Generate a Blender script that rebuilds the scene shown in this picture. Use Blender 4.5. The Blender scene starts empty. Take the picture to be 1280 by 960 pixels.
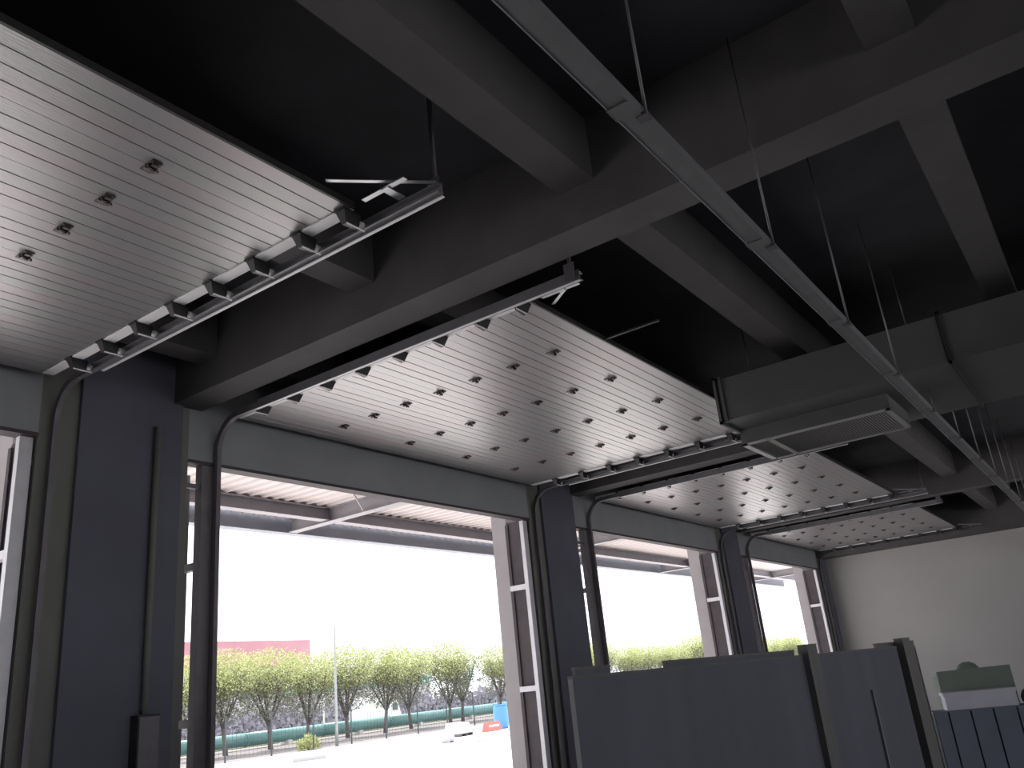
import bpy, math, random
from mathutils import Vector, Matrix

# ------------------------------------------------------------------ camera, sky, sun, exposure
C = bpy.context.scene.collection
scene = bpy.context.scene
EYE = 1.75
cam_data = bpy.data.cameras.new('camera')
cam_data.sensor_width = 36.0
cam_data.lens = 29.59
cam_data.clip_end = 600
cam = bpy.data.objects.new('camera', cam_data)
R_ = Vector((0.58450194, -0.80570445, -0.09590529))
U_ = Vector((-0.22346121, -0.27347362, 0.93556254))
F_ = Vector((0.78001447, 0.525407, 0.33988955))
cam.matrix_world = Matrix(((R_.x, U_.x, -F_.x, 0), (R_.y, U_.y, -F_.y, 0), (R_.z, U_.z, -F_.z, EYE), (0, 0, 0, 1)))
C.objects.link(cam)
scene.camera = cam

world = bpy.data.worlds.new('hazy_sky')
scene.world = world
world.use_nodes = True
wb = world.node_tree.nodes['Background']
wb.inputs['Color'].default_value = (0.91, 0.945, 1.0, 1)
wb.inputs['Strength'].default_value = 2.2

sun_data = bpy.data.lights.new('sun', 'SUN')
sun_data.energy = 8.0
sun_data.angle = math.radians(3)
sun_data.color = (1.0, 0.97, 0.94)
sun = bpy.data.objects.new('sun', sun_data)
sun.rotation_euler = (math.radians(-38), math.radians(12), 0)
C.objects.link(sun)

vs = scene.view_settings
vs.view_transform = 'Standard'
vs.look = 'None'
vs.gamma = 1.0
vs.use_curve_mapping = False
vs.exposure = 0.12

# ------------------------------------------------------------------ measures (metres)
BAY = 8.0            # column grid along the facade
XR = 3.585           # right edge of the first overhead door
W = 5.907            # door width
D = 7.764            # inner face of the facade
YO = 8.55            # outer face of the piers
Y0, DY = 3.57, 0.507 # first panel edge, panel depth
ZP = 4.924           # underside of the raised doors
H = 4.40             # clear opening height
ZL = 4.894           # top of the lintel face
ZB, ZS = 4.97, 5.85  # beam soffit, slab soffit
XW = 28.45           # far wall
rnd = random.Random(7)


# ------------------------------------------------------------------ helpers
def mat(name, col, rough=0.6, metal=0.0, var=0.0, scale=4.0, bump=0.0, bscale=40.0, stretch=(1, 1, 1), col2=None, spec=0.5):
    m = bpy.data.materials.new(name)
    m.use_nodes = True
    nt = m.node_tree
    b = nt.nodes['Principled BSDF']
    b.inputs['Base Color'].default_value = (*col, 1)
    b.inputs['Roughness'].default_value = rough
    b.inputs['Metallic'].default_value = metal
    b.inputs['Specular IOR Level'].default_value = spec
    tc = nt.nodes.new('ShaderNodeTexCoord')
    mp = nt.nodes.new('ShaderNodeMapping')
    mp.inputs['Scale'].default_value = stretch
    nt.links.new(tc.outputs['Object'], mp.inputs['Vector'])
    if var > 0 or col2:
        n = nt.nodes.new('ShaderNodeTexNoise')
        n.inputs['Scale'].default_value = scale
        n.inputs['Detail'].default_value = 4
        nt.links.new(mp.outputs['Vector'], n.inputs['Vector'])
        r = nt.nodes.new('ShaderNodeValToRGB')
        c2 = col2 or tuple(min(1, c * (1 + var)) for c in col)
        c1 = col if col2 else tuple(c * (1 - var) for c in col)
        r.color_ramp.elements[0].position = 0.3
        r.color_ramp.elements[1].position = 0.7
        r.color_ramp.elements[0].color = (*c1, 1)
        r.color_ramp.elements[1].color = (*c2, 1)
        nt.links.new(n.outputs['Fac'], r.inputs['Fac'])
        nt.links.new(r.outputs['Color'], b.inputs['Base Color'])
    if bump > 0:
        n2 = nt.nodes.new('ShaderNodeTexNoise')
        n2.inputs['Scale'].default_value = bscale
        n2.inputs['Detail'].default_value = 3
        nt.links.new(mp.outputs['Vector'], n2.inputs['Vector'])
        bp = nt.nodes.new('ShaderNodeBump')
        bp.inputs['Strength'].default_value = bump
        bp.inputs['Distance'].default_value = 0.01
        nt.links.new(n2.outputs['Fac'], bp.inputs['Height'])
        nt.links.new(bp.outputs['Normal'], b.inputs['Normal'])
    return m


class MB:
    """collects boxes, tubes and strips into one mesh"""
    def __init__(self):
        self.v = []
        self.f = []
        self.smooth = []

    def quadbox(self, pts, smooth=False):
        n = len(self.v)
        self.v += [tuple(p) for p in pts]
        for q in ((0, 3, 2, 1), (4, 5, 6, 7), (0, 1, 5, 4), (1, 2, 6, 5), (2, 3, 7, 6), (3, 0, 4, 7)):
            self.f.append(tuple(n + i for i in q))
            self.smooth.append(smooth)
        return self

    def box(self, x0, x1, y0, y1, z0, z1):
        self.quadbox([(x0, y0, z0), (x1, y0, z0), (x1, y1, z0), (x0, y1, z0), (x0, y0, z1), (x1, y0, z1), (x1, y1, z1), (x0, y1, z1)])
        return self

    def bar(self, a, b, w, h, up=(0, 0, 1)):
        a, b = Vector(a), Vector(b)
        d = (b - a).normalized()
        s = d.cross(Vector(up))
        if s.length < 1e-4:
            s = d.cross(Vector((1, 0, 0)))
        s.normalize()
        t = s.cross(d).normalized()
        p = []
        for q in (a, b):
            p += [q - s * w / 2 - t * h / 2, q + s * w / 2 - t * h / 2, q + s * w / 2 + t * h / 2, q - s * w / 2 + t * h / 2]
        self.quadbox(p)
        return self

    def tube(self, pts, rads, n=8, cap=True):
        pts = [Vector(p) for p in pts]
        if not hasattr(rads, '__len__'):
            rads = [rads] * len(pts)
        base = len(self.v)
        prev = None
        for i, p in enumerate(pts):
            d = (pts[min(i + 1, len(pts) - 1)] - pts[max(i - 1, 0)]).normalized()
            ref = Vector((0, 0, 1)) if abs(d.z) < 0.9 else Vector((1, 0, 0))
            s = d.cross(ref).normalized() if prev is None else (prev - d * prev.dot(d)).normalized()
            prev = s
            t = d.cross(s)
            for k in range(n):
                a = 2 * math.pi * k / n
                self.v.append(tuple(p + (s * math.cos(a) + t * math.sin(a)) * rads[i]))
        for i in range(len(pts) - 1):
            for k in range(n):
                a, b = base + i * n + k, base + i * n + (k + 1) % n
                self.f.append((a, b, b + n, a + n))
                self.smooth.append(True)
        if cap:
            self.f.append(tuple(base + k for k in reversed(range(n))))
            self.f.append(tuple(base + (len(pts) - 1) * n + k for k in range(n)))
            self.smooth += [False, False]
        return self

    def extrude_x(self, prof, x0, x1, caps=True):
        """closed profile of (y, z) points, extruded along x"""
        n = len(prof)
        b = len(self.v)
        self.v += [(x0, y, z) for y, z in prof] + [(x1, y, z) for y, z in prof]
        for i in range(n):
            j = (i + 1) % n
            self.f.append((b + i, b + j, b + n + j, b + n + i))
            self.smooth.append(False)
        if caps:
            self.f.append(tuple(b + i for i in reversed(range(n))))
            self.f.append(tuple(b + n + i for i in range(n)))
            self.smooth += [False, False]
        return self

    def sweep(self, path, x0, x1, n0, n1):
        """rectangle swept along a path of (y, z) points; n is measured along the path's normal"""
        b = len(self.v)
        for i, (y, z) in enumerate(path):
            a = path[max(i - 1, 0)]
            c = path[min(i + 1, len(path) - 1)]
            dy, dz = c[0] - a[0], c[1] - a[1]
            l = math.hypot(dy, dz)
            ny, nz = -dz / l, dy / l
            for x, k in ((x0, n0), (x1, n0), (x1, n1), (x0, n1)):
                self.v.append((x, y + ny * k, z + nz * k))
        m = len(path)
        for i in range(m - 1):
            for k in range(4):
                p, q = b + i * 4 + k, b + i * 4 + (k + 1) % 4
                self.f.append((p, q, q + 4, p + 4))
                self.smooth.append(False)
        self.f.append((b + 3, b + 2, b + 1, b))
        e = b + (m - 1) * 4
        self.f.append((e, e + 1, e + 2, e + 3))
        self.smooth += [False, False]
        return self

    def mesh(self, name, m):
        me = bpy.data.meshes.new(name)
        me.from_pydata(self.v, [], self.f)
        me.polygons.foreach_set('use_smooth', self.smooth)
        me.materials.append(m)
        me.update()
        import bmesh
        bm = bmesh.new()
        bm.from_mesh(me)
        bmesh.ops.recalc_face_normals(bm, faces=bm.faces)
        bm.to_mesh(me)
        bm.free()
        return me


def put(name, me, parent=None, loc=(0, 0, 0), rot=(0, 0, 0), scale=None):
    o = bpy.data.objects.new(name, me)
    C.objects.link(o)
    o.location = loc
    o.rotation_euler = rot
    if scale:
        o.scale = scale
    if parent:
        o.parent = parent
    return o


def tag(o, label=None, cat=None, group=None, kind=None):
    if label:
        o['label'] = label
    if cat:
        o['category'] = cat
    if group:
        o['group'] = group
    if kind:
        o['kind'] = kind
    return o


def thing(name, label, cat, loc=(0, 0, 0), rz=0, group=None):
    o = bpy.data.objects.new(name, None)
    C.objects.link(o)
    o.empty_display_size = 0.1
    o.location = loc
    o.rotation_euler = (0, 0, rz)
    return tag(o, label, cat, group, 'thing')


def struct(name, mb, m, label=None, parent=None):
    o = put(name, mb.mesh(name, m), parent)
    if parent is None:
        tag(o, label, None, None, 'structure')
    return o


def copy_tree(o, parent=None):
    c = o.copy()
    C.objects.link(c)
    if parent:
        c.parent = parent
    for ch in list(o.children):
        copy_tree(ch, c)
    return c


# ------------------------------------------------------------------ materials
M_slab = mat('slab_black_paint', (0.048, 0.047, 0.056), 0.9, var=0.2, scale=1.5)
M_beam = mat('beam_dark_paint', (0.085, 0.08, 0.085), 0.85, var=0.12, scale=2.0)
M_lintel = mat('lintel_grey_paint', (0.275, 0.285, 0.30), 0.75, var=0.07, scale=1.5, bump=0.1)
M_pier = mat('pier_dark_paint', (0.11, 0.112, 0.145), 0.75, var=0.12, scale=1.2)
M_pierwall = mat('pier_grey_green', (0.17, 0.175, 0.16), 0.85, var=0.1, scale=1.5)
M_reveal = mat('white_render', (0.36, 0.335, 0.345), 0.9, var=0.04, scale=3)
M_jambplate = mat('brown_primer', (0.060, 0.048, 0.056), 0.7, var=0.15, scale=5)
M_wall = mat('wall_plaster', (0.43, 0.415, 0.41), 0.95, var=0.05, scale=0.6, bump=0.05, bscale=12)
M_darkwall = mat('wall_dark_plaster', (0.30, 0.29, 0.28), 0.95, var=0.05, scale=0.6)
M_floor = mat('floor_concrete', (0.34, 0.335, 0.33), 0.55, var=0.12, scale=0.7, bump=0.05)
M_yard = mat('yard_concrete', (0.80, 0.77, 0.75), 0.9, var=0.05, scale=0.35, bump=0.05)
M_soil = mat('bare_soil', (0.14, 0.12, 0.125), 0.95, col2=(0.22, 0.20, 0.19), scale=0.5, bump=0.4, bscale=6)
M_grass = mat('dry_verge_grass', (0.22, 0.25, 0.12), 0.95, col2=(0.30, 0.31, 0.17), scale=0.8)
M_road = mat('road_asphalt', (0.28, 0.27, 0.29), 0.9, var=0.05, scale=0.6)
M_galv = mat('galvanised_steel', (0.62, 0.63, 0.66), 0.35, 0.85, var=0.08, scale=6)
M_stile = mat('white_end_cap', (0.88, 0.87, 0.90), 0.45, var=0.03)
M_bracket = mat('dark_bracket_steel', (0.035, 0.033, 0.036), 0.5, 0.3, var=0.2, scale=20)
M_hinge = mat('hinge_steel', (0.16, 0.14, 0.14), 0.4, 0.8, var=0.3, scale=30)
M_tubesteel = mat('jamb_tube_steel', (0.17, 0.155, 0.17), 0.55, 0.2, var=0.1, scale=8)
M_railedge = mat('pale_lit_steel', (0.66, 0.645, 0.68), 0.5, 0.2, var=0.06, scale=8)  # pale tone carries the skylight on the right-hand jamb rails and ties
M_tray = mat('cable_tray_zinc', (0.20, 0.197, 0.21), 0.5, 0.5, var=0.08, scale=5)
M_duct = mat('duct_sheet_steel', (0.105, 0.108, 0.108), 0.55, 0.3, var=0.12, scale=1.5)
M_grille = mat('grille_aluminium', (0.42, 0.42, 0.42), 0.45, 0.4)
M_louvre = mat('louvre_dark', (0.12, 0.12, 0.125), 0.55, 0.3)
M_trackzinc = mat('track_dull_zinc', (0.20, 0.195, 0.215), 0.5, 0.5, var=0.1, scale=6)
M_rod = mat('threaded_rod', (0.16, 0.15, 0.165), 0.5, 0.6)
M_canopyroof = mat('canopy_sheet', (0.50, 0.445, 0.44), 0.55, var=0.04, scale=2, stretch=(4, 0.2, 1))
M_canopybeam = mat('canopy_steel', (0.27, 0.255, 0.275), 0.6, var=0.08, scale=3)
M_fascia = mat('canopy_fascia', (0.24, 0.25, 0.29), 0.6, var=0.06, scale=3)
M_sheet = mat('partition_grey_board', (0.10, 0.104, 0.13), 0.7, var=0.10, scale=0.9, stretch=(3, 3, 0.4))
M_post = mat('partition_post', (0.115, 0.107, 0.104), 0.6, var=0.15, scale=4, stretch=(4, 4, 0.5))
M_edge = mat('pale_edge_strip', (0.20, 0.195, 0.20), 0.6)
M_locker = mat('blue_grey_board', (0.13, 0.14, 0.19), 0.6, var=0.08, scale=2)
M_whitebox = mat('pale_carton', (0.50, 0.49, 0.55), 0.8, var=0.04)
M_greenbox = mat('green_carton', (0.17, 0.20, 0.175), 0.85, var=0.08, scale=3)
M_bag = mat('dark_bag', (0.03, 0.032, 0.045), 0.8, var=0.2, scale=6)


def panel_material():
    """embossed aluminium skin: brushed along the door width, faintly iridescent"""
    m = bpy.data.materials.new('door_aluminium')
    m.use_nodes = True
    nt = m.node_tree
    b = nt.nodes['Principled BSDF']
    b.inputs['Metallic'].default_value = 0.55
    b.inputs['Roughness'].default_value = 0.36
    tc = nt.nodes.new('ShaderNodeTexCoord')
    mp = nt.nodes.new('ShaderNodeMapping')
    mp.inputs['Scale'].default_value = (0.6, 1.6, 1)
    nt.links.new(tc.outputs['Object'], mp.inputs['Vector'])
    # one faint tint per place along the width
    n = nt.nodes.new('ShaderNodeTexNoise')
    n.inputs['Scale'].default_value = 1.3
    n.inputs['Detail'].default_value = 3
    nt.links.new(mp.outputs['Vector'], n.inputs['Vector'])
    r = nt.nodes.new('ShaderNodeValToRGB')
    e = r.color_ramp.elements
    e[0].position, e[0].color = 0.32, (0.325, 0.34, 0.335, 1)
    e[1].position, e[1].color = 0.68, (0.375, 0.33, 0.345, 1)
    k = e.new(0.5)
    k.color = (0.352, 0.34, 0.352, 1)
    nt.links.new(n.outputs['Fac'], r.inputs['Fac'])
    nt.links.new(r.outputs['Color'], b.inputs['Base Color'])
    mp2 = nt.nodes.new('ShaderNodeMapping')
    mp2.inputs['Scale'].default_value = (1.0, 9, 1)
    nt.links.new(tc.outputs['Object'], mp2.inputs['Vector'])
    n2 = nt.nodes.new('ShaderNodeTexNoise')
    n2.inputs['Scale'].default_value = 9
    n2.inputs['Detail'].default_value = 5
    nt.links.new(mp2.outputs['Vector'], n2.inputs['Vector'])
    bp = nt.nodes.new('ShaderNodeBump')
    bp.inputs['Strength'].default_value = 0.25
    bp.inputs['Distance'].default_value = 0.006
    nt.links.new(n2.outputs['Fac'], bp.inputs['Height'])
    nt.links.new(bp.outputs['Normal'], b.inputs['Normal'])
    return m


M_panel = panel_material()

# ------------------------------------------------------------------ setting: floor, ceiling, walls, piers, lintels, beams
XL = XR - BAY - 3.0   # room's left end
YB = -12.0             # room's back wall
struct('floor', MB().box(XL - 0.3, XW + 0.3, YB - 0.3, YO, -0.25, 0.0), M_floor, 'grey concrete floor of the bay hall')
struct('ceiling', MB().box(XL - 0.3, XW + 0.3, YB - 0.3, YO, ZS, ZS + 0.25), M_slab, 'black painted slab above the beams')
struct('wall_right', MB().box(XW, XW + 0.3, YB, YO, 0, ZS), M_wall, 'beige plastered far end wall beyond the fourth door')
struct('wall_left', MB().box(XL - 0.3, XL, YB, YO, 0, ZS), M_darkwall, 'plastered end wall left of the camera')
# unseen rear wall: its open doorways are added to let in fill daylight
wbk = MB().box(XL - 0.3, XW + 0.3, YB - 0.3, YB, H, ZS)
rx = XL - 0.3
for k in range(-1, 4):
    a_ = XR + BAY * k - W
    wbk.box(rx, max(rx + 0.1, a_), YB - 0.3, YB, 0, H)
    rx = XR + BAY * k
wbk.box(rx, XW + 0.3, YB - 0.3, YB, 0, H)
struct('wall_back', wbk, M_darkwall, 'unseen plastered rear wall with openings added to let in daylight')
struct('ground_rear', MB().box(-80, 120, -90, YB - 0.3, -0.25, -0.02), M_yard, 'unseen pale concrete yard behind the added rear openings')  # unseen ground added outside the light openings

pier_names = ['dark pier left of the first opening', 'wide dark pier between first and second opening', 'dark pier between second and third opening',
              'dark pier between third and fourth opening', 'dark end pier by the far wall']
pier_x = [(XR + BAY * (k - 1) + 0.035, XR + BAY * (k - 1) + 1.50) for k in range(5)]
pier_x[1] = (pier_x[1][0], 5.19)
pier_x[2] = (pier_x[2][0], 13.02)
pier_x[3] = (pier_x[3][0], 20.98)
pier_x[4] = (pier_x[4][0], XW)
for k, (a, b) in enumerate(pier_x):
    p = struct('pillar', MB().box(a, b, D, YO - 0.30, 0, ZS), M_pierwall, pier_names[k])
    struct('outer_face', MB().box(a, b, YO - 0.30, YO, 0, ZS), M_reveal, None, p)
    struct('column_face', MB().box(a + 0.36, min(b, a + 1.46), D - 0.05, D, 0, ZS), M_pier, None, p)
    if k:
        struct('jamb_plate', MB().box(a - 0.006, a, D + 0.02, YO - 0.30, 0, H), M_jambplate, None, p)
struct('wall_left_front', MB().box(XL, pier_x[0][0], D, YO, 0, ZS), M_pierwall, 'solid front wall left of all the openings')
for k in range(4):
    a, b = pier_x[k][1], pier_x[k + 1][0]
    n = ['first', 'second', 'third', 'fourth'][k]
    l = struct('lintel', MB().box(a, b, D, D + 0.14, H, ZS), M_lintel, 'grey-green lintel band over the %s opening' % n)
    struct('bottom_strip', MB().box(a, b, D - 0.012, D + 0.15, H - 0.035, H), M_jambplate, None, l)  # dark strip along the bottom edge of the lintel
# main beams run from the facade into the hall, cross beams join them
beam_x = [4.97 + BAY * k for k in (-1, 0, 1, 2)]
ordn = ['first', 'second', 'third', 'fourth']
for k, x in enumerate(beam_x):
    struct('beam', MB().box(x, x + 0.37, YB, D, ZB, ZS), M_beam, 'dark main beam left of the %s door, running inward from the facade' % ordn[k])
struct('beam', MB().box(27.75, XW, YB, D, 4.72, ZS), M_beam, 'dark main beam along the top of the far wall')
cross_y = [(2.42, 2.73), (0.12, 0.42), (4.72, 5.03), (7.0, 7.31), (-2.2, -1.9), (-4.5, -4.2), (-6.8, -6.5), (-9.1, -8.8)]
bx = [XL] + [x for b in beam_x for x in (b, b + 0.37)] + [27.75]
for i in range(0, len(bx), 2):
    for j, (a, b) in enumerate(cross_y):
        struct('cross_beam', MB().box(bx[i], bx[i + 1], a, b, 5.30, ZS), M_beam,
               'dark cross beam between main beams, row %d from the hall centre, bay %d' % (j + 1, i // 2 + 1))

# ------------------------------------------------------------------ overhead sectional doors, lying raised under the ceiling
HW = W / 2


def section_mesh():
    d = DY
    prof = [(0.0015, 0.045), (0.0015, 0.0)]
    for i in range(1, 4):
        y = d * i / 4
        prof += [(y - 0.008, 0.0), (y - 0.002, 0.0032), (y + 0.002, 0.0032), (y + 0.008, 0.0)]
    prof += [(d - 0.0015, 0.0), (d - 0.0015, 0.045)]
    return MB().extrude_x(prof, -HW + 0.02, HW - 0.02).mesh('panel_section', M_panel)


def hinge_mesh():
    b = MB()
    b.box(-0.035, 0.035, -0.065, -0.008, -0.006, 0.002)
    b.box(-0.035, 0.035, 0.008, 0.065, -0.006, 0.002)
    b.box(-0.030, -0.018, -0.02, 0.02, -0.032, 0.0)
    b.box(0.018, 0.030, -0.02, 0.02, -0.032, 0.0)
    b.tube([(-0.045, 0, -0.022), (0.045, 0, -0.022)], 0.011, 6)
    b.box(-0.02, 0.02, -0.052, -0.030, -0.020, -0.006)
    return b.mesh('hinge', M_hinge)


def bracket_mesh(s):
    """end hinge with its roller carrier; s is the side the track is on"""
    b = MB()
    b.box(-0.07, 0.055, -0.05, 0.05, -0.012, 0.0)
    pts = [(-0.06 * s, -0.045, -0.004), (0.10 * s, -0.045, -0.004), (0.10 * s, -0.02, -0.085), (-0.02 * s, -0.02, -0.10),
           (-0.06 * s, 0.045, -0.004), (0.10 * s, 0.045, -0.004), (0.10 * s, 0.02, -0.085), (-0.02 * s, 0.02, -0.10)]
    b.quadbox(pts)
    return b.mesh('roller_bracket', M_bracket)


def roller_mesh(s):
    b = MB()
    b.box(min(-0.02 * s, 0.15 * s), max(-0.02 * s, 0.15 * s), -0.026, -0.02, -0.104, -0.094)  # white strip paints the lit bottom edge of the bracket
    b.tube([(0.0, 0.0, -0.045), (0.15 * s, 0.0, -0.045)], 0.008, 6)
    b.tube([(0.125 * s, 0.0, -0.045), (0.155 * s, 0.0, -0.045)], 0.026, 10)
    return b.mesh('roller', M_stile)


def stile_mesh():
    return MB().box(-0.05, 0.05, 0.035, DY - 0.035, -0.006, 0.05).mesh('end_stile', M_stile)


me_sec, me_hinge, me_stile = section_mesh(), hinge_mesh(), stile_mesh()
me_br = {s: bracket_mesh(s) for s in (-1, 1)}
me_ro = {s: roller_mesh(s) for s in (-1, 1)}
me_seal = MB().box(-HW, HW, -0.02, 0.0, 0.0, 0.05).mesh('top_edge_trim', M_bracket)


def make_door(k, label):
    root = thing('overhead_door', label, 'garage door', (XR + BAY * k - HW, Y0, ZP), 0, 'raised sectional overhead doors')
    for i in range(8):
        put('panel_section', me_sec, root, (0, i * DY, 0.004))
        for s in (-1, 1):
            put('end_stile', me_stile, root, (s * (HW - 0.01), i * DY, 0))
    for i in range(0, 8):
        for s in (-1, 1):
            r = put('roller_bracket', me_br[s], root, (s * (HW - 0.01), i * DY + (0.06 if i == 0 else 0), 0.0))
            put('roller', me_ro[s], r)
        if i:
            for j in range(1, 5):
                put('hinge', me_hinge, root, (-HW + W * j / 5, i * DY, 0.0))
    put('top_edge_trim', me_seal, root)
    return root


door_labels = ['large silver ribbed overhead door raised at upper left of the picture',
               'silver ribbed overhead door raised above the wide second opening showing trees',
               'silver ribbed overhead door raised above the third opening, end hidden by the ceiling duct',
               'small distant silver overhead door raised beside the beige far wall']
for k in range(4):
    dr = make_door(k, door_labels[k])
    if k == 1:
        put('pull_bar', MB().box(-0.012, 0.012, -0.62, -0.015, 0.012, 0.03).mesh('pull_bar', M_bracket), dr, (-1.62, 0, 0))


# ------------------------------------------------------------------ door tracks: one per side, horizontal then bending down the jamb
def track_path():
    p = [(2.93, 0.0)]
    p += [(y, 0.0) for y in (4.0, 5.0, 6.0, 7.0)]
    r = 0.36
    for i in range(0, 9):
        a = math.pi / 2 * i / 8
        p.append((7.355 + r * math.sin(a), -r + r * math.cos(a)))
    p.append((7.355 + r, -2.5))
    p.append((7.355 + r, -(ZP - 0.08) + 0.02))
    return p


PATH = track_path()


def track_meshes(s):
    # channel open towards the door (side -s); z is relative to the track's centre
    out = []
    for name, path, m in (('track_channel', PATH[:6], M_trackzinc), ('vertical_track', PATH[5:], M_tubesteel)):
        ch = MB()
        ch.sweep(path, min(0.026 * s, 0.03 * s), max(0.026 * s, 0.03 * s), -0.033, 0.033)
        ch.sweep(path, min(-0.022 * s, 0.026 * s), max(-0.022 * s, 0.026 * s), 0.029, 0.033)
        ch.sweep(path, min(-0.022 * s, 0.026 * s), max(-0.022 * s, 0.026 * s), -0.033, -0.029)
        out.append(ch.mesh(name, m))
    hp = PATH[:5]
    an = MB()
    an.sweep(hp, min(0.031 * s, 0.036 * s), max(0.031 * s, 0.036 * s), -0.045, 0.055)
    out.append(an.mesh('support_angle', M_trackzinc))
    an = MB()
    an.sweep(hp, min(0.026 * s, 0.052 * s), max(0.026 * s, 0.052 * s), -0.052, -0.045)
    out.append(an.mesh('angle_lip', M_railedge))
    return out


trk = {s: track_meshes(s) for s in (-1, 1)}
sides = {-1: 'left', 1: 'right'}
open_desc = ['at the upper left', 'over the second opening', 'over the third opening', 'beside the beige far wall']
me_hang = MB().box(-0.012, 0.012, -0.012, 0.012, 0.04, ZS - ZP + 0.052).box(-0.022, -0.018, -0.05, 0.05, -0.03, 0.12).mesh('hanger', M_rod)
me_plate = MB().box(-0.05, 0.05, -0.05, 0.05, ZS - ZP + 0.045, ZS - ZP + 0.052).mesh('hanger_plate', M_rod)
for k in range(4):
    for s in (-1, 1):
        if k == 0 and s == -1:
            continue
        xe = XR + BAY * k - (W if s < 0 else 0) + s * 0.15
        t = thing('door_track', 'galvanised %s track of the raised door %s' % (sides[s], open_desc[k]), 'door track', (xe, 0, ZP - 0.05), 0, 'overhead door tracks')
        for me_ in trk[s]:
            put(me_.name, me_, t)
        for y in (3.0,):
            h = put('hanger', me_hang, t, (0.05 * s, y, 0))
            put('hanger_plate', me_plate, h)
        if k == 1 and s == 1:
            continue                      # the duct leaves no room for a brace here
        b = MB()
        b.bar((0.0, 2.95, 0.05), (-0.46 * s, 3.50, 0.10), 0.03, 0.006)
        put('sway_brace', b.mesh('sway_brace', M_galv), t)
        b = MB()
        b.box(min(-0.16 * s, -0.20 * s), max(-0.16 * s, -0.20 * s), 3.06, 3.44, 0.045, 0.05)
        b.box(min(-0.03 * s, -0.20 * s), max(-0.03 * s, -0.20 * s), 3.20, 3.26, 0.036, 0.045)
        put('stop_angle', b.mesh('stop_angle', M_galv), t)

# ------------------------------------------------------------------ ladder-like steel jamb frames in the reveals
me_rail_in = MB().box(-0.09, 0.09, -0.055, 0.055, 0, H - 0.04).mesh('inner_rail', M_tubesteel)
me_rail_lit = MB().box(-0.06, 0.06, -0.015, 0.055, 0, H - 0.04).mesh('inner_rail', M_railedge)  # right-hand rail: outdoor light on its side is put into the colour
me_rail_flat = MB().box(0.045, 0.06, 0.375, 0.43, 0, H - 0.04).mesh('outer_rail', M_jambplate)
me_tie = MB().box(-0.035, 0.035, 0.055, 0.375, -0.04, 0.04).mesh('tie', M_railedge)  # right-hand ties coloured as lit from outside, left-hand copy dark
me_tie_d = MB().box(-0.035, 0.035, 0.055, 0.375, -0.04, 0.04).mesh('tie', M_tubesteel)
me_rail_out = MB().box(-0.06, 0.06, 0.375, 0.455, 0, H - 0.04).mesh('outer_rail', M_tubesteel)
for k in range(4):
    for s in (-1, 1):
        if k == 0 and s == -1:
            continue
        x = (5.46 + BAY * (k - 1)) if s < 0 else (pier_x[k + 1][0] - 0.075)
        j = thing('jamb_frame', 'steel ladder jamb frame on the %s side of the %s opening' % (sides[s], ordn[k]), 'jamb frame', (x, D + 0.06, 0), 0, 'ladder jamb frames')
        put('inner_rail', me_rail_in if s < 0 else me_rail_lit, j)
        put('outer_rail', me_rail_out if s < 0 else me_rail_flat, j)
        for z in (0.35, 1.74, 3.30):
            put('tie', me_tie if s > 0 else me_tie_d, j, (0, 0, z))
        b = MB()
        b.box(min(0.0, -0.27) if s < 0 else 0.06, 0.0 if s < 0 else 0.075, -0.02, 0.02, H - 0.30, H - 0.25)
        put('wall_lug', b.mesh('wall_lug', M_tubesteel), j)

# ------------------------------------------------------------------ cable tray hung along the hall
TY, TZ = 1.283, 4.20
t = thing('cable_tray', 'long grey cable tray hanging diagonally across the ceiling on thin rods', 'cable tray', (0, TY, TZ))
b = MB()
b.box(-2, XW, -0.05, 0.05, 0.0, 0.004)
b.box(-2, XW, 0.046, 0.05, 0.004, 0.07)
b.box(-2, XW, -0.05, -0.046, 0.004, 0.07)
put('tray_body', b.mesh('tray_body', M_tray), t)
put('folded_edge', MB().box(-2, XW, 0.050, 0.055, -0.004, 0.012).mesh('folded_edge', M_galv), t)
me_cov = MB().box(-0.05, 0.05, -0.053, 0.058, -0.007, -0.0).box(-0.05, 0.05, 0.055, 0.060, -0.008, 0.05).mesh('joint_plate', M_tray)
me_trod = MB().tube([(0, 0, 0.0), (0, 0, ZS - TZ)], 0.008, 6).box(-0.03, 0.03, -0.015, 0.045, -0.006, 0.012).mesh('hanger_rod', M_rod)
me_trod_short = MB().tube([(0, 0, 0.0), (0, 0, 0.295)], 0.008, 6).box(-0.03, 0.03, -0.015, 0.045, -0.006, 0.012).mesh('hanger_rod', M_rod)
x = 1.3
while x < XW - 0.5:
    put('joint_plate', me_cov, t, (x, 0, 0))
    over = 9.3 < x + 0.12 < 11.7           # here the rod only reaches the underside of the duct
    put('hanger_rod', me_trod_short if over else me_trod, t, (x + 0.12, -0.065, 0.0))
    x += 1.74

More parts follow.
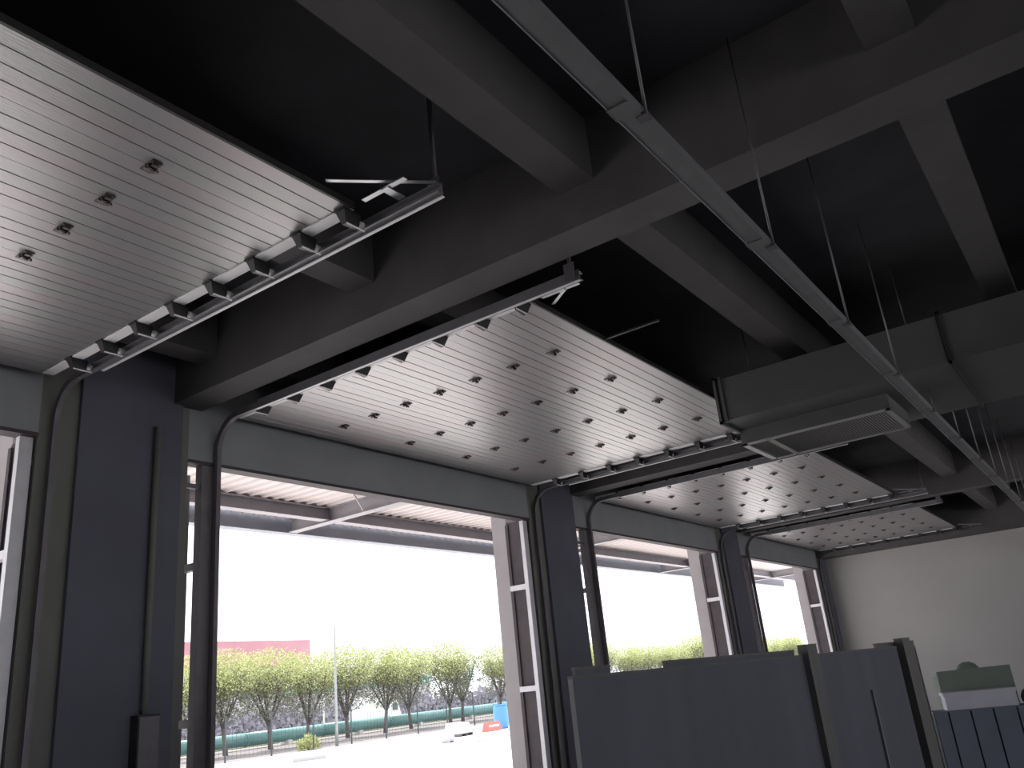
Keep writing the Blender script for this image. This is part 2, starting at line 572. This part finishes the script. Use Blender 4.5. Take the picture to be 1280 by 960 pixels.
# ------------------------------------------------------------------ ceiling duct with the return grille
duct = thing('ceiling_duct', 'wide dark sheet steel duct hanging below the beams, beside the cable tray', 'duct', (9.55, 0, 4.50))
DL, DRX, DT = -0.15, 2.05, 0.52
seg = [(3.40, 0.88), (0.87, -1.2), (-1.21, -3.4)]
for i, (ya, yb) in enumerate(seg):
    put('duct_segment', MB().box(DL, DRX, yb, ya, 0, DT).mesh('duct_segment', M_duct), duct)
    fl = MB()
    for y in (ya, ):
        fl.box(DL - 0.035, DRX + 0.035, y - 0.03, y + 0.0, -0.035, 0.0)
        fl.box(DL - 0.035, DL, y - 0.03, y, -0.035, DT + 0.035)
        fl.box(DRX, DRX + 0.035, y - 0.03, y, -0.035, DT + 0.035)
        fl.box(DL - 0.035, DRX + 0.035, y - 0.03, y, DT, DT + 0.035)
    put('flange', fl.mesh('flange', M_duct if i == 0 else M_bracket), duct)
put('flange', MB().box(DL - 0.03, DL, 3.30, 3.33, -0.03, DT + 0.03).mesh('flange', M_duct), duct)
me_drod = MB().tube([(0, 0, DT), (0, 0, ZS - 4.50)], 0.008, 6).mesh('hanger_rod', M_rod)
for y in (3.0, 1.2, -0.3, -2.4):
    for xx in (0.08, DRX - 0.08):
        put('hanger_rod', me_drod, duct, (xx, y, 0))

gx0, gx1, gy0, gy1, gz = 0.42, 1.53, 1.63, 3.39, -0.19
plen = MB().box(gx0, gx1, gy0, gy1, gz + 0.012, 0.0)
put('return_plenum', plen.mesh('return_plenum', M_duct), duct)
gr = thing('return_air_grille', 'long pale framed louvre grille on the underside of the ceiling duct', 'grille', (9.55, 0, 4.50 + gz))
fr = MB()
ym = gy1 - 0.34
for (a0, a1, c0, c1) in ((gx0, gx0 + 0.03, gy0, gy1), (gx1 - 0.03, gx1, gy0, gy1), (gx0, gx1, gy0, gy0 + 0.05), (gx0, gx1, gy1 - 0.07, gy1),
                         (gx0, gx1, ym - 0.025, ym - 0.008), (gx0, gx1, ym + 0.008, ym + 0.025)):
    fr.box(a0, a1, c0, c1, -0.012, 0.012)
put('grille_frame', fr.mesh('grille_frame', M_grille), gr)
me_lv = MB().quadbox([(gx0 + 0.03, -0.012, -0.004), (gx1 - 0.03, -0.012, -0.004), (gx1 - 0.03, -0.008, -0.006), (gx0 + 0.03, -0.008, -0.006),
                      (gx0 + 0.03, 0.004, 0.010), (gx1 - 0.03, 0.004, 0.010), (gx1 - 0.03, 0.008, 0.008), (gx0 + 0.03, 0.008, 0.008)])
b = MB()
b.quadbox([(gx0 + 0.03, -0.010, -0.004), (gx1 - 0.03, -0.010, -0.004), (gx1 - 0.03, -0.006, -0.004), (gx0 + 0.03, -0.006, -0.004),
           (gx0 + 0.03, 0.006, 0.010), (gx1 - 0.03, 0.006, 0.010), (gx1 - 0.03, 0.010, 0.010), (gx0 + 0.03, 0.010, 0.010)])
me_lv = b.mesh('louvre_slat', M_grille)
y = gy0 + 0.07
while y < gy1 - 0.08:
    if abs(y - ym) > 0.035:
        put('louvre_slat', me_lv, gr, (0, y, 0))
    y += 0.032
put('backing', MB().box(gx0 + 0.02, gx1 - 0.02, gy0 + 0.02, gy1 - 0.02, 0.0105, 0.0118).mesh('backing', M_louvre), gr)

# ------------------------------------------------------------------ pier fittings: conduit and control box
cp = thing('door_control_box', 'dark door control box with a vertical conduit on the wide pier', 'control box', (4.76, D - 0.052, 1.2))
put('box_body', MB().box(-0.10, 0.12, -0.12, 0, 0.05, 0.66).mesh('box_body', M_bracket), cp)
put('box_lid', MB().box(-0.09, 0.11, -0.135, -0.12, 0.07, 0.64).mesh('box_lid', M_tubesteel), cp)
put('conduit', MB().tube([(0.01, -0.04, 0.66), (0.01, -0.04, 3.45)], 0.032, 10).mesh('conduit', M_pierwall), cp)

# ------------------------------------------------------------------ partition boards standing in the hall
PA, PB = Vector((5.46, 3.42, 0)), Vector((12.04, 2.33, 0))
pd = (PB - PA)
plen_ = pd.length
ang = math.atan2(pd.y, pd.x)
boards = [
    ('grey_board', 'wide dark grey partition board standing before the third opening', 0.0, 3.52, 0.00, 0.04, 1.80, M_sheet),
    ('grey_board', 'narrower dark grey partition board between the two brown posts', 3.76, 5.90, 0.0, 0.04, 1.80, M_sheet),
    ('grey_board', 'small offcut board rising behind the left end of the wide board', 0.10, 0.50, 0.05, 0.08, 1.86, M_sheet),
    ('grey_board', 'board rising behind the middle of the wide board', 1.24, 3.45, 0.05, 0.08, 1.855, M_sheet),
    ('grey_board', 'dark end board behind the right brown post with a pale edge', 5.50, 6.62, 0.06, 0.10, 1.85, M_post),
]
for nm, lab, a, b_, y0, y1, hh, mm in boards:
    r = thing(nm, lab, 'board', tuple(PA + pd.normalized() * a), ang, 'grey partition boards')
    L = b_ - a
    put('board_face', MB().box(0, L, y0, y1, 0, hh - 0.018).mesh('board_face', mm), r)
    put('top_rail', MB().box(-0.003, L + 0.003, y0 - 0.004, y1 + 0.004, hh - 0.018, hh).mesh('top_rail', M_post), r)
    if L > 1.1 and y0 < 0.05:
        put('edge_strip', MB().box(-0.003, 0.0, y0 - 0.004, y1, 0, hh - 0.02).mesh('edge_strip', M_edge), r)
    if y0 == 0.06:
        put('edge_strip', MB().box(L - 0.012, L + 0.004, y0 - 0.01, y0 - 0.0, 0, hh - 0.07).mesh('edge_strip', M_edge), r)
posts = [('brown square post between the two partition boards', 3.53, 0.21, 1.895),
         ('taller brown square post at the right end of the boards', 5.98, 0.22, 1.885)]
for lab, a, w, hh in posts:
    r = thing('partition_post', lab, 'post', tuple(PA + pd.normalized() * a), ang, 'brown partition posts')
    put('post_body', MB().box(0, w, -0.06, 0.045, 0, hh - 0.01).mesh('post_body', M_post), r)
    put('post_cap', MB().box(-0.004, w + 0.004, -0.064, 0.049, hh - 0.01, hh).mesh('post_cap', M_post), r)
r = thing('batten', 'thin pale batten leaning on the narrower board', 'batten', tuple(PA + pd.normalized() * 4.93), ang)
put('strip', MB().box(-0.012, 0.012, -0.025, -0.004, 0, 1.37).mesh('strip', M_edge), r)

# ------------------------------------------------------------------ goods behind the boards at lower right
ga = math.atan2(-0.95, 0.31)
r = thing('slatted_cabinet', 'low blue-grey cabinet of upright boards behind the right post', 'cabinet', (13.90, 2.74, 0), ga)
xs = [0.0, 0.19, 0.48, 0.77, 1.07, 1.36, 1.65]
for a, c in zip(xs[:-1], xs[1:]):
    put('plank', MB().box(a + 0.012, c - 0.012, -0.02, 0.0, 0.05, 0.87).mesh('plank', M_locker), r)
put('carcass', MB().box(0, 1.65, 0, 0.42, 0, 0.855).mesh('carcass', M_bag), r)
put('cabinet_top', MB().box(-0.01, 1.66, -0.01, 0.43, 0.855, 0.872).mesh('cabinet_top', M_locker), r)
r = thing('carton', 'flat pale lavender carton lying on top of the blue-grey cabinet', 'box', (14.03, 2.57, 0.872), ga)
put('carton_body', MB().box(0.0, 0.93, 0.02, 0.36, 0, 0.19).mesh('carton_body', M_whitebox), r)
put('carton_lid', MB().box(-0.015, 0.945, 0.005, 0.375, 0.19, 0.235).mesh('carton_lid', M_whitebox), r)
r = thing('carton', 'large dull green carton standing behind the pale carton near the wall', 'box', (14.42, 2.97, 0), ga)
put('carton_body', MB().box(0.30, 1.30, 0.0, 0.5, 0, 1.30).mesh('carton_body', M_greenbox), r)
put('carton_flap', MB().quadbox([(0.30, 0, 1.30), (1.30, 0, 1.30), (1.30, 0.25, 1.30), (0.30, 0.25, 1.30), (0.30, 0, 1.39), (1.30, 0, 1.40), (1.30, 0.01, 1.40), (0.30, 0.01, 1.39)]).mesh('carton_flap', M_greenbox), r)
b = MB()
n = 10
b.tube([(0.62 + 0.06 * i, 0.22, 1.39 + 0.05 * math.sin(math.pi * i / 5)) for i in range(6)], [0.03, 0.07, 0.085, 0.085, 0.07, 0.03], 10)
r2 = thing('rolled_sheet', 'small grey-green roll lying on the dull green carton', 'roll', (14.42, 2.97, -0.03), ga)
put('roll', b.mesh('roll', M_greenbox), r2)
r = thing('sack', 'dark sack slumped on the blue-grey cabinet right of the pale carton', 'sack', (13.90, 2.74, 0.872), ga)
b = MB()
b.tube([(1.38, 0.2, z) for z in (0.001, 0.03, 0.10, 0.17, 0.22, 0.25)], [0.13, 0.17, 0.18, 0.15, 0.09, 0.03], 14)
put('sack_body', b.mesh('sack_body', M_bag), r)
put('sack_tie', MB().tube([(1.38, 0.2, 0.24), (1.38, 0.2, 0.285)], [0.02, 0.045], 10).mesh('sack_tie', M_bag), r)

# ------------------------------------------------------------------ canopy outside
CZ = 5.27
CY0, CY1 = YO, 12.75
CX0, CX1 = -6.0, 40.0
root = thing('canopy', 'grey steel canopy with pale ribbed sheets outside the openings', 'canopy', (0, 0, CZ))
NS = 46
wS = (CX1 - CX0) / NS
b = MB()
prof = []
for i in range(4):
    o = wS / 4 * i
    prof += [(o, 0.0), (o + 0.05, 0.0), (o + 0.075, 0.035), (o + wS / 4 - 0.025, 0.035)]
prof += [(wS, 0.0)]
bot = prof
b.v = []
for y in (CY0 + 0.01, CY1 + 0.1):
    b.v += [(x_, y, z_) for x_, z_ in bot] + [(x_, y, z_ + 0.004) for x_, z_ in bot]
m_ = len(bot)
for i in range(m_ - 1):
    b.f.append((i, i + 1, 2 * m_ + i + 1, 2 * m_ + i))
    b.f.append((m_ + i, 3 * m_ + i, 3 * m_ + i + 1, m_ + i + 1))
    b.smooth += [False, False]
me_roof = b.mesh('roof_sheet', M_canopyroof)
for i in range(NS):
    put('roof_sheet', me_roof, root, (CX0 + wS * i, 0, 0))


def ibeam_x(x0, x1, y, z0, h, w=0.2, tf=0.014):
    return MB().box(x0, x1, y - w / 2, y + w / 2, z0, z0 + tf).box(x0, x1, y - w / 2, y + w / 2, z0 + h - tf, z0 + h).box(x0, x1, y - 0.008, y + 0.008, z0 + tf, z0 + h - tf)


def ibeam_y(y0, y1, x, z0, h, w=0.2, tf=0.014):
    return MB().box(x - w / 2, x + w / 2, y0, y1, z0, z0 + tf).box(x - w / 2, x + w / 2, y0, y1, z0 + h - tf, z0 + h).box(x - 0.008, x + 0.008, y0, y1, z0 + tf, z0 + h - tf)


put('purlin', ibeam_x(CX0, CX1, 11.75, 5.03 - CZ, 0.235).mesh('purlin', M_canopybeam), root)
put('fascia', MB().box(CX0, CX1, 12.9, 13.0, 4.99 - CZ, 5.5 - CZ).box(CX0, CX1, 12.78, 12.9, 4.99 - CZ, 5.004 - CZ).mesh('fascia', M_fascia), root)
me_cb = ibeam_y(YO, 12.77, 0, 5.0 - CZ, 0.265).mesh('girder', M_canopybeam)
me_kb = MB().tube([(-0.9, 10.25, 0.25), (-0.1, 10.75, 0.03)], 0.016, 6).mesh('knee_rod', M_canopybeam)
for k in range(-1, 5):
    g = put('girder', me_cb, root, (10.87 + BAY * (k - 1), 0, 0))
    put('knee_rod', me_kb, g, (0, 0, 5.0 - CZ))

# ------------------------------------------------------------------ yard, verge, road
struct('ground_yard', MB().box(-80, 260, YO, 31.6, -0.25, -0.02), M_yard, 'sunlit pale concrete yard outside the openings')
struct('ground_soil', MB().box(-80, 260, 31.8, 47, -0.25, -0.04), M_soil, 'brown soil strip between fence and road')
struct('kerb', MB().box(-80, 260, 31.6, 31.8, -0.25, 0.06), M_yard, 'pale kerb at the far edge of the yard')
struct('ground_verge', MB().box(-80, 260, 47, 50, -0.25, 0.02), M_grass, 'yellow-green grass verge along the far road')
struct('road', MB().box(-80, 260, 50, 60, -0.25, -0.03), M_road, 'grey road beyond the trees')
struct('ground_far', MB().box(-80, 400, 60, 400, -0.25, -0.05), M_road, 'open ground far behind the road')

# teal pipe lying beyond the trees
M_teal = mat('teal_pipe_paint', (0.16, 0.33, 0.325), 0.4, var=0.06, scale=2)
pp = thing('pipeline', 'long teal pipe lying on the ground behind the row of trees', 'pipe', (0, 44.2, 0))
me_pipe = MB().tube([(0, 0, 0.50), (5.9, 0, 0.50)], 0.37, 20).mesh('pipe_length', M_teal)
me_col = MB().tube([(-0.05, 0, 0.50), (0.05, 0, 0.50)], 0.39, 20).mesh('pipe_collar', M_teal)
me_sad = MB().box(-0.15, 0.15, -0.4, 0.4, -0.04, 0.2).mesh('pipe_saddle', M_yard)
for i in range(30):
    put('pipe_length', me_pipe, pp, (10 + 6 * i, 0, 0))
    put('pipe_collar', me_col, pp, (9.95 + 6 * i, 0, 0))
    put('pipe_saddle', me_sad, pp, (13 + 6 * i, 0, 0))

# wire fence in front of the trees
M_fence = mat('fence_post_green', (0.07, 0.078, 0.085), 0.6)
fc = thing('wire_fence', 'dark post and wire mesh fence along the far edge of the yard', 'fence', (0, 33.0, 0))
me_fp = MB().box(-0.026, 0.026, -0.026, 0.026, -0.04, 1.82).mesh('fence_post', M_fence)
me_fcap = MB().box(-0.045, 0.045, -0.045, 0.045, 1.82, 1.85).mesh('post_cap', M_fence)
fx0, fx1, fs = 17.0, 140.0, 2.45
n = int((fx1 - fx0) / fs)
for i in range(n + 1):
    q = put('fence_post', me_fp, fc, (fx0 + fs * i, 0, 0))
    put('post_cap', me_fcap, q)
wm = MB()
for z in (0.1, 0.35, 0.6, 0.85, 1.1, 1.35, 1.6, 1.78):
    wm.box(fx0, fx1, -0.004, 0.004, z, z + 0.008)
x = fx0
while x < 75:
    wm.box(x, x + 0.007, -0.003, 0.003, 0.1, 1.78)
    x += 0.22
q = put('wire_mesh', wm.mesh('wire_mesh', M_fence), fc)
tag(q, kind='stuff')

# ------------------------------------------------------------------ trees
M_bark = mat('willow_bark', (0.12, 0.105, 0.105), 0.95, var=0.2, scale=6)
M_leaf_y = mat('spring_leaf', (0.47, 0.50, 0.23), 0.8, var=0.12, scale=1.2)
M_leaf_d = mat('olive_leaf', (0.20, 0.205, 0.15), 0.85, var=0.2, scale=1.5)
M_leaf_g = mat('green_leaf', (0.15, 0.21, 0.14), 0.85, var=0.2, scale=1.5)
for m in (M_leaf_y, M_leaf_d, M_leaf_g):
    m.node_tree.nodes['Principled BSDF'].inputs['Subsurface Weight'].default_value = 0.0


def tree_meshes(seed, kind):
    r = random.Random(seed)
    wood = MB()
    th = 1.05 + r.random() * 0.3
    lean = Vector((r.uniform(-0.15, 0.15), r.uniform(-0.1, 0.1), 0))
    top = Vector((0, 0, th)) + lean
    wood.tube([(0, 0, -0.05), tuple(lean * 0.5 + Vector((0, 0, th * 0.55))), tuple(top)], [0.15, 0.11, 0.10], 8)
    tips = []
    nl = 7
    for i in range(nl):
        a = 2 * math.pi * (i + r.uniform(-0.3, 0.3)) / nl
        sp = r.uniform(0.7, 1.5)
        h = r.uniform(3.6, 4.7)
        p1 = top + Vector((math.cos(a) * sp * 0.35, math.sin(a) * sp * 0.35, 0.8))
        p2 = top + Vector((math.cos(a) * sp * 0.75, math.sin(a) * sp * 0.75, 1.8))
        p3 = Vector((lean.x + math.cos(a) * sp, lean.y + math.sin(a) * sp, h))
        wood.tube([top - Vector((0, 0, 0.05)), p1, p2, p3], [0.065, 0.05, 0.034, 0.012], 6)
        tips += [p2, p3]
        for q in range(4):
            st = p1.lerp(p3, r.uniform(0.05, 0.75))
            e = st + Vector((r.uniform(-0.7, 0.7), r.uniform(-0.7, 0.7), r.uniform(0.3, 1.0)))
            wood.tube([st, st.lerp(e, 0.5) + Vector((0, 0, 0.06)), e], [0.02, 0.014, 0.006], 5, False)
            tips.append(e)
    def leaves(name, m, cnt, zc, zr, xr, size):
        b = MB()
        for _ in range(cnt):
            if r.random() < 0.35:
                c = r.choice(tips) + Vector((r.gauss(0, 0.25), r.gauss(0, 0.25), r.gauss(0, 0.3)))
                if abs(c.z - zc) > zr:
                    continue
            else:
                while True:
                    u = Vector((r.uniform(-1, 1), r.uniform(-1, 1), r.uniform(-1, 1)))
                    if u.length < 1:
                        break
                c = Vector((u.x * xr + lean.x, u.y * xr + lean.y, zc + u.z * zr))
            d = Vector((r.uniform(-1, 1), r.uniform(-1, 1), r.uniform(-1.2, 0.6))).normalized()
            s_ = d.cross(Vector((r.uniform(-1, 1), r.uniform(-1, 1), r.uniform(-1, 1)))).normalized()
            l, w = size * r.uniform(0.7, 1.4), size * r.uniform(0.3, 0.5)
            n0 = len(b.v)
            b.v += [tuple(c), tuple(c + d * l * 0.5 + s_ * w), tuple(c + d * l), tuple(c + d * l * 0.5 - s_ * w)]
            b.f.append((n0, n0 + 1, n0 + 2, n0 + 3))
            b.smooth.append(False)
        return b.mesh(name, m)
    if kind == 0:
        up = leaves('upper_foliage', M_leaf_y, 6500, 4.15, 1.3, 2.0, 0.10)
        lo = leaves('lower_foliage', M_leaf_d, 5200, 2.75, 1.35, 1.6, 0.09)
    else:
        up = leaves('upper_foliage', M_leaf_g, 1700, 3.3, 1.15, 1.0, 0.13)
        lo = leaves('lower_foliage', M_leaf_d, 900, 2.2, 0.8, 0.8, 0.12)
    return wood.mesh('trunk', M_bark), up, lo


variants = [tree_meshes(s, 0) for s in (11, 23, 37, 51)]
variant_g = tree_meshes(77, 1)
tx2 = [28.0, 29.9, 32.8, 35.8, 39.0, 42.0, 44.9, 48.2, 50.6, 54.1]
green_at = {8}
nth = ['first', 'second', 'third', 'fourth', 'fifth', 'sixth', 'seventh', 'eighth', 'ninth', 'tenth', 'eleventh', 'twelfth', 'thirteenth',
       'fourteenth', 'fifteenth', 'sixteenth', 'seventeenth', 'eighteenth', 'nineteenth', 'twentieth']


def place_tree(v, x, y, sc, rz, label):
    t = thing('street_tree', label, 'tree', (x, y, -0.04), rz, 'trees in a row beyond the fence')
    put('trunk', v[0], t)
    tag(put('upper_foliage', v[1], t), kind='stuff')
    tag(put('lower_foliage', v[2], t), kind='stuff')
    t.scale = (sc, sc, sc)
    return t


for i, x in enumerate(tx2):
    if i in green_at:
        place_tree(variant_g, x, 41.3, 1.0, rnd.random() * 6, 'slim dark green tree among paler trees beyond the fence')
    else:
        lab = 'yellow-green tree behind the left jamb frame of the second opening' if i == 0 else \
            'yellow-green spring tree, %s from the left in the second opening' % nth[i - 1]
        place_tree(variants[i % 4], x, 41 + rnd.uniform(-0.6, 0.6), rnd.uniform(0.94, 1.04), rnd.random() * 6, lab)
xs3 = [66.0 + 4.3 * i for i in range(8)]
for i, x in enumerate(xs3):
    place_tree(variants[(i + 1) % 4], x, 41 + rnd.uniform(-0.8, 0.8), rnd.uniform(0.82, 1.08), rnd.random() * 6,
               'pale green treetop, %s from the left in the third opening' % nth[i])
xs4 = [107.0 + 5.0 * i for i in range(5)]
for i, x in enumerate(xs4):
    place_tree(variants[(i + 2) % 4], x, 41 + rnd.uniform(-0.8, 0.8), rnd.uniform(0.82, 1.08), rnd.random() * 6,
               'pale green treetop, %s from the left in the fourth opening' % nth[i])

# low hedge on the far side of the road
M_hedge = mat('far_hedge', (0.32, 0.30, 0.35), 0.95, col2=(0.38, 0.37, 0.40), scale=1.0)
b = MB()
r = random.Random(5)
for i in range(40000):
    x = r.uniform(40, 190)
    z = abs(r.gauss(0, 0.85))
    y = 61.5 + r.uniform(-0.8, 0.8)
    s_ = r.uniform(0.10, 0.26)
    n0 = len(b.v)
    a = r.random() * 6.28
    dx, dy = math.cos(a) * s_, math.sin(a) * s_
    b.v += [(x - dx, y - dy, z), (x + dx, y + dy, z + r.uniform(-.1, .1)), (x + dx * .6, y + dy * .6, z + s_ * 1.3), (x - dx * .6, y - dy * .6, z + s_ * 1.3)]
    b.f.append((n0, n0 + 1, n0 + 2, n0 + 3))
    b.smooth.append(False)
o = put('hedge', b.mesh('hedge', M_hedge))
tag(o, 'low grey-violet hedge on the far side of the road', 'hedge', None, 'stuff')

# yellow-green bush at the fence
b = MB()
for i in range(500):
    a, q = r.random() * 6.28, r.random() ** 0.5
    z = r.uniform(0, 0.75) * (1 - 0.5 * q)
    c = Vector((math.cos(a) * q * 0.65, math.sin(a) * q * 0.4, z))
    d = Vector((r.uniform(-1, 1), r.uniform(-1, 1), r.uniform(0, 1.4))).normalized()
    s_ = d.cross(Vector((r.uniform(-1, 1), r.uniform(-1, 1), 0.3))).normalized()
    n0 = len(b.v)
    b.v += [tuple(c), tuple(c + d * 0.09 + s_ * 0.04), tuple(c + d * 0.18), tuple(c + d * 0.09 - s_ * 0.04)]
    b.f.append((n0, n0 + 1, n0 + 2, n0 + 3))
    b.smooth.append(False)
bush = thing('bush', 'small yellow-green bush growing at the fence foot beside the lamp post', 'bush', (30.0, 34.2, -0.04))
tag(put('foliage', b.mesh('foliage', M_leaf_y), bush), kind='stuff')
me = MB()
for i in range(6):
    a = i * 1.05
    me.tube([(0, 0, -0.02), (math.cos(a) * 0.3, math.sin(a) * 0.2, 0.45)], [0.012, 0.005], 5)
put('stem', me.mesh('stem', M_bark), bush)

# ------------------------------------------------------------------ lamp posts
M_lamp = mat('lamp_post_grey', (0.30, 0.31, 0.32), 0.5, 0.3)
M_lampw = mat('lamp_post_white', (0.75, 0.75, 0.76), 0.5)
lp = thing('street_lamp', 'tall slim grey lamp post with a single arm standing by the fence', 'street lamp', (30.35, 32.6, -0.02))
put('pole', MB().tube([(0, 0, 0), (0, 0, 1.2), (0, 0, 5.55)], [0.085, 0.07, 0.045], 10).mesh('pole', M_lamp), lp)
put('arm', MB().tube([(0, 0, 5.5), (0.6, 0, 5.75), (1.15, 0, 5.92)], [0.03, 0.025, 0.02], 8).mesh('arm', M_lampw), lp)
put('lamp_head', MB().tube([(1.1, 0, 5.92), (1.25, 0, 5.97), (1.65, 0, 6.06), (1.75, 0, 6.08)], [0.03, 0.07, 0.07, 0.03], 8).mesh('lamp_head', M_lampw), lp)
put('base_plate', MB().box(-0.16, 0.16, -0.16, 0.16, 0, 0.04).mesh('base_plate', M_lamp), lp)
lp = thing('sign_pole', 'short white pole standing on the verge between the trees', 'pole', (44.9, 49.5, 0.02))
put('pole', MB().tube([(0, 0, 0), (0, 0, 3.1)], 0.07, 10).mesh('pole', M_lampw), lp)
put('pole_cap', MB().tube([(0, 0, 3.1), (0, 0, 3.16)], [0.09, 0.04], 10).mesh('pole_cap', M_lampw), lp)

# ------------------------------------------------------------------ far buildings, van, yard clutter
M_pink = mat('red_cladding', (0.52, 0.25, 0.28), 0.8, var=0.08, scale=0.3)
M_pale = mat('pale_cladding', (0.62, 0.60, 0.60), 0.85, var=0.04, scale=0.3)
M_tealroof = mat('teal_roof', (0.35, 0.58, 0.55), 0.7, var=0.06, scale=0.3)
M_glass = mat('dark_window', (0.10, 0.12, 0.14), 0.2)


def building(name, label, loc, w, dp, hh, band, m_wall, m_band, nwin):
    g = thing(name, label, 'building', loc)
    put('wall', MB().box(0, w, 0, dp, 0, hh - band).mesh('wall', m_wall), g)
    put('roof_band', MB().box(-0.4, w + 0.4, -0.4, dp + 0.4, hh - band, hh).mesh('roof_band', m_band), g)
    mw = MB().box(0, 2.2, -0.25, 0.0, 0, 1.6).mesh('window', M_pale)
    mp_ = MB().box(0.12, 2.08, -0.27, -0.25, 0.12, 1.48).mesh('pane', M_glass)
    for f_ in range(2):
        for i in range(nwin):
            q = put('window', mw, g, (w * (i + 0.3) / nwin, 0, 1.2 + 3.4 * f_))
            put('pane', mp_, q)
    return g


building('warehouse', 'distant building with a long pinkish red upper band behind the trees', (76.0, 130, -0.05), 38.0, 18, 14.5, 4.6, M_pale, M_pink, 9)
building('shed', 'distant low shed with a teal roof behind the trees', (104, 112, -0.05), 24, 12, 6.2, 1.6, M_pale, M_tealroof, 6)
M_van = mat('white_van_paint', (0.85, 0.85, 0.86), 0.35)
M_tyre = mat('tyre_rubber', (0.03, 0.03, 0.03), 0.9)
v = thing('van', 'white box van parked on the road behind the trees', 'van', (51.6, 52.0, -0.03))
bd = MB()
bd.extrude_x([(0, 0.45), (1.9, 0.45), (1.9, 2.3), (0, 2.3)], 0, 2.9)
put('cargo_body', bd.mesh('cargo_body', M_van), v)
cb = MB()
cb.quadbox([(2.95, 0.05, 0.4), (4.3, 0.05, 0.4), (4.3, 1.85, 0.4), (2.95, 1.85, 0.4), (2.95, 0.12, 1.95), (3.75, 0.12, 1.95), (3.75, 1.78, 1.95), (2.95, 1.78, 1.95)])
put('cab', cb.mesh('cab', M_van), v)
put('side_window', MB().box(3.15, 3.75, 0.03, 0.06, 1.15, 1.65).mesh('side_window', M_glass), v)
mw = MB().tube([(0, 0, 0.38), (0, 0.22, 0.38)], 0.38, 14).mesh('wheel', M_tyre)
for x_, y_ in ((0.7, 0.0), (3.5, 0.0), (0.7, 1.68), (3.5, 1.68)):
    put('wheel', mw, v, (x_, y_, 0))

M_block = mat('concrete_block', (0.40, 0.39, 0.40), 0.9)
M_redp = mat('red_plastic', (0.60, 0.12, 0.10), 0.5)
M_bluep = mat('blue_plastic', (0.08, 0.25, 0.55), 0.5)
g = thing('concrete_block', 'grey concrete block lying on the bright yard', 'block', (28.3, 23.9, -0.02), 0.3)
put('block_body', MB().box(0, 0.62, 0, 0.35, 0.06, 0.32).mesh('block_body', M_block), g)
put('skid', MB().box(0.03, 0.12, 0, 0.35, 0, 0.06).box(0.5, 0.59, 0, 0.35, 0, 0.06).mesh('skid', M_block), g)
g = thing('pallet_load', 'white wrapped load on a pallet in the yard near the fence', 'pallet load', (31.9, 26.2, -0.02), 0.2)
put('pallet', MB().box(0, 1.2, 0, 0.9, 0.09, 0.13).box(0, 0.1, 0, 0.9, 0, 0.09).box(0.55, 0.65, 0, 0.9, 0, 0.09).box(1.1, 1.2, 0, 0.9, 0, 0.09).mesh('pallet', M_bark), g)
put('wrapped_goods', MB().quadbox([(0.02, 0.02, 0.13), (1.18, 0.02, 0.13), (1.18, 0.88, 0.13), (0.02, 0.88, 0.13), (0.12, 0.1, 0.62), (1.05, 0.1, 0.55), (1.05, 0.8, 0.55), (0.12, 0.8, 0.62)]).mesh('wrapped_goods', M_van), g)
g = thing('barrier', 'low red plastic barrier beside the white pallet load', 'barrier', (34.2, 26.4, -0.02), 0.1)
put('barrier_body', MB().quadbox([(0, 0, 0), (1.3, 0, 0), (1.3, 0.4, 0), (0, 0.4, 0), (0.05, 0.14, 0.42), (1.25, 0.14, 0.42), (1.25, 0.26, 0.42), (0.05, 0.26, 0.42)]).mesh('barrier_body', M_redp), g)
put('reflector_band', MB().box(0.2, 1.1, 0.06, 0.34, 0.2, 0.28).mesh('reflector_band', M_van), g)
g = thing('barrel', 'blue plastic barrel at the edge of the white reveal in the yard', 'barrel', (36.35, 27.2, -0.02))
put('barrel_body', MB().tube([(0, 0, z) for z in (0, 0.1, 0.35, 0.75, 1.0, 1.1)], [0.33, 0.36, 0.38, 0.38, 0.36, 0.32], 16).mesh('barrel_body', M_bluep), g)
put('barrel_lid', MB().tube([(0, 0, 1.1), (0, 0, 1.13)], 0.34, 16).mesh('barrel_lid', M_bluep), g)
g = thing('steel_bar', 'thin steel bar lying on the bright yard before the fence', 'bar', (27.6, 21.9, -0.01), 0.05)
put('bar_body', MB().tube([(0, 0, 0.02), (3.2, 0.3, 0.02)], 0.025, 6).mesh('bar_body', M_block), g)
g = thing('kerb_slab', 'dark slab lying at the bottom edge of the yard left of centre', 'slab', (22.9, 27.0, -0.02), -0.4)
put('slab_body', MB().box(0, 1.3, 0, 0.5, 0, 0.14).mesh('slab_body', M_block), g)
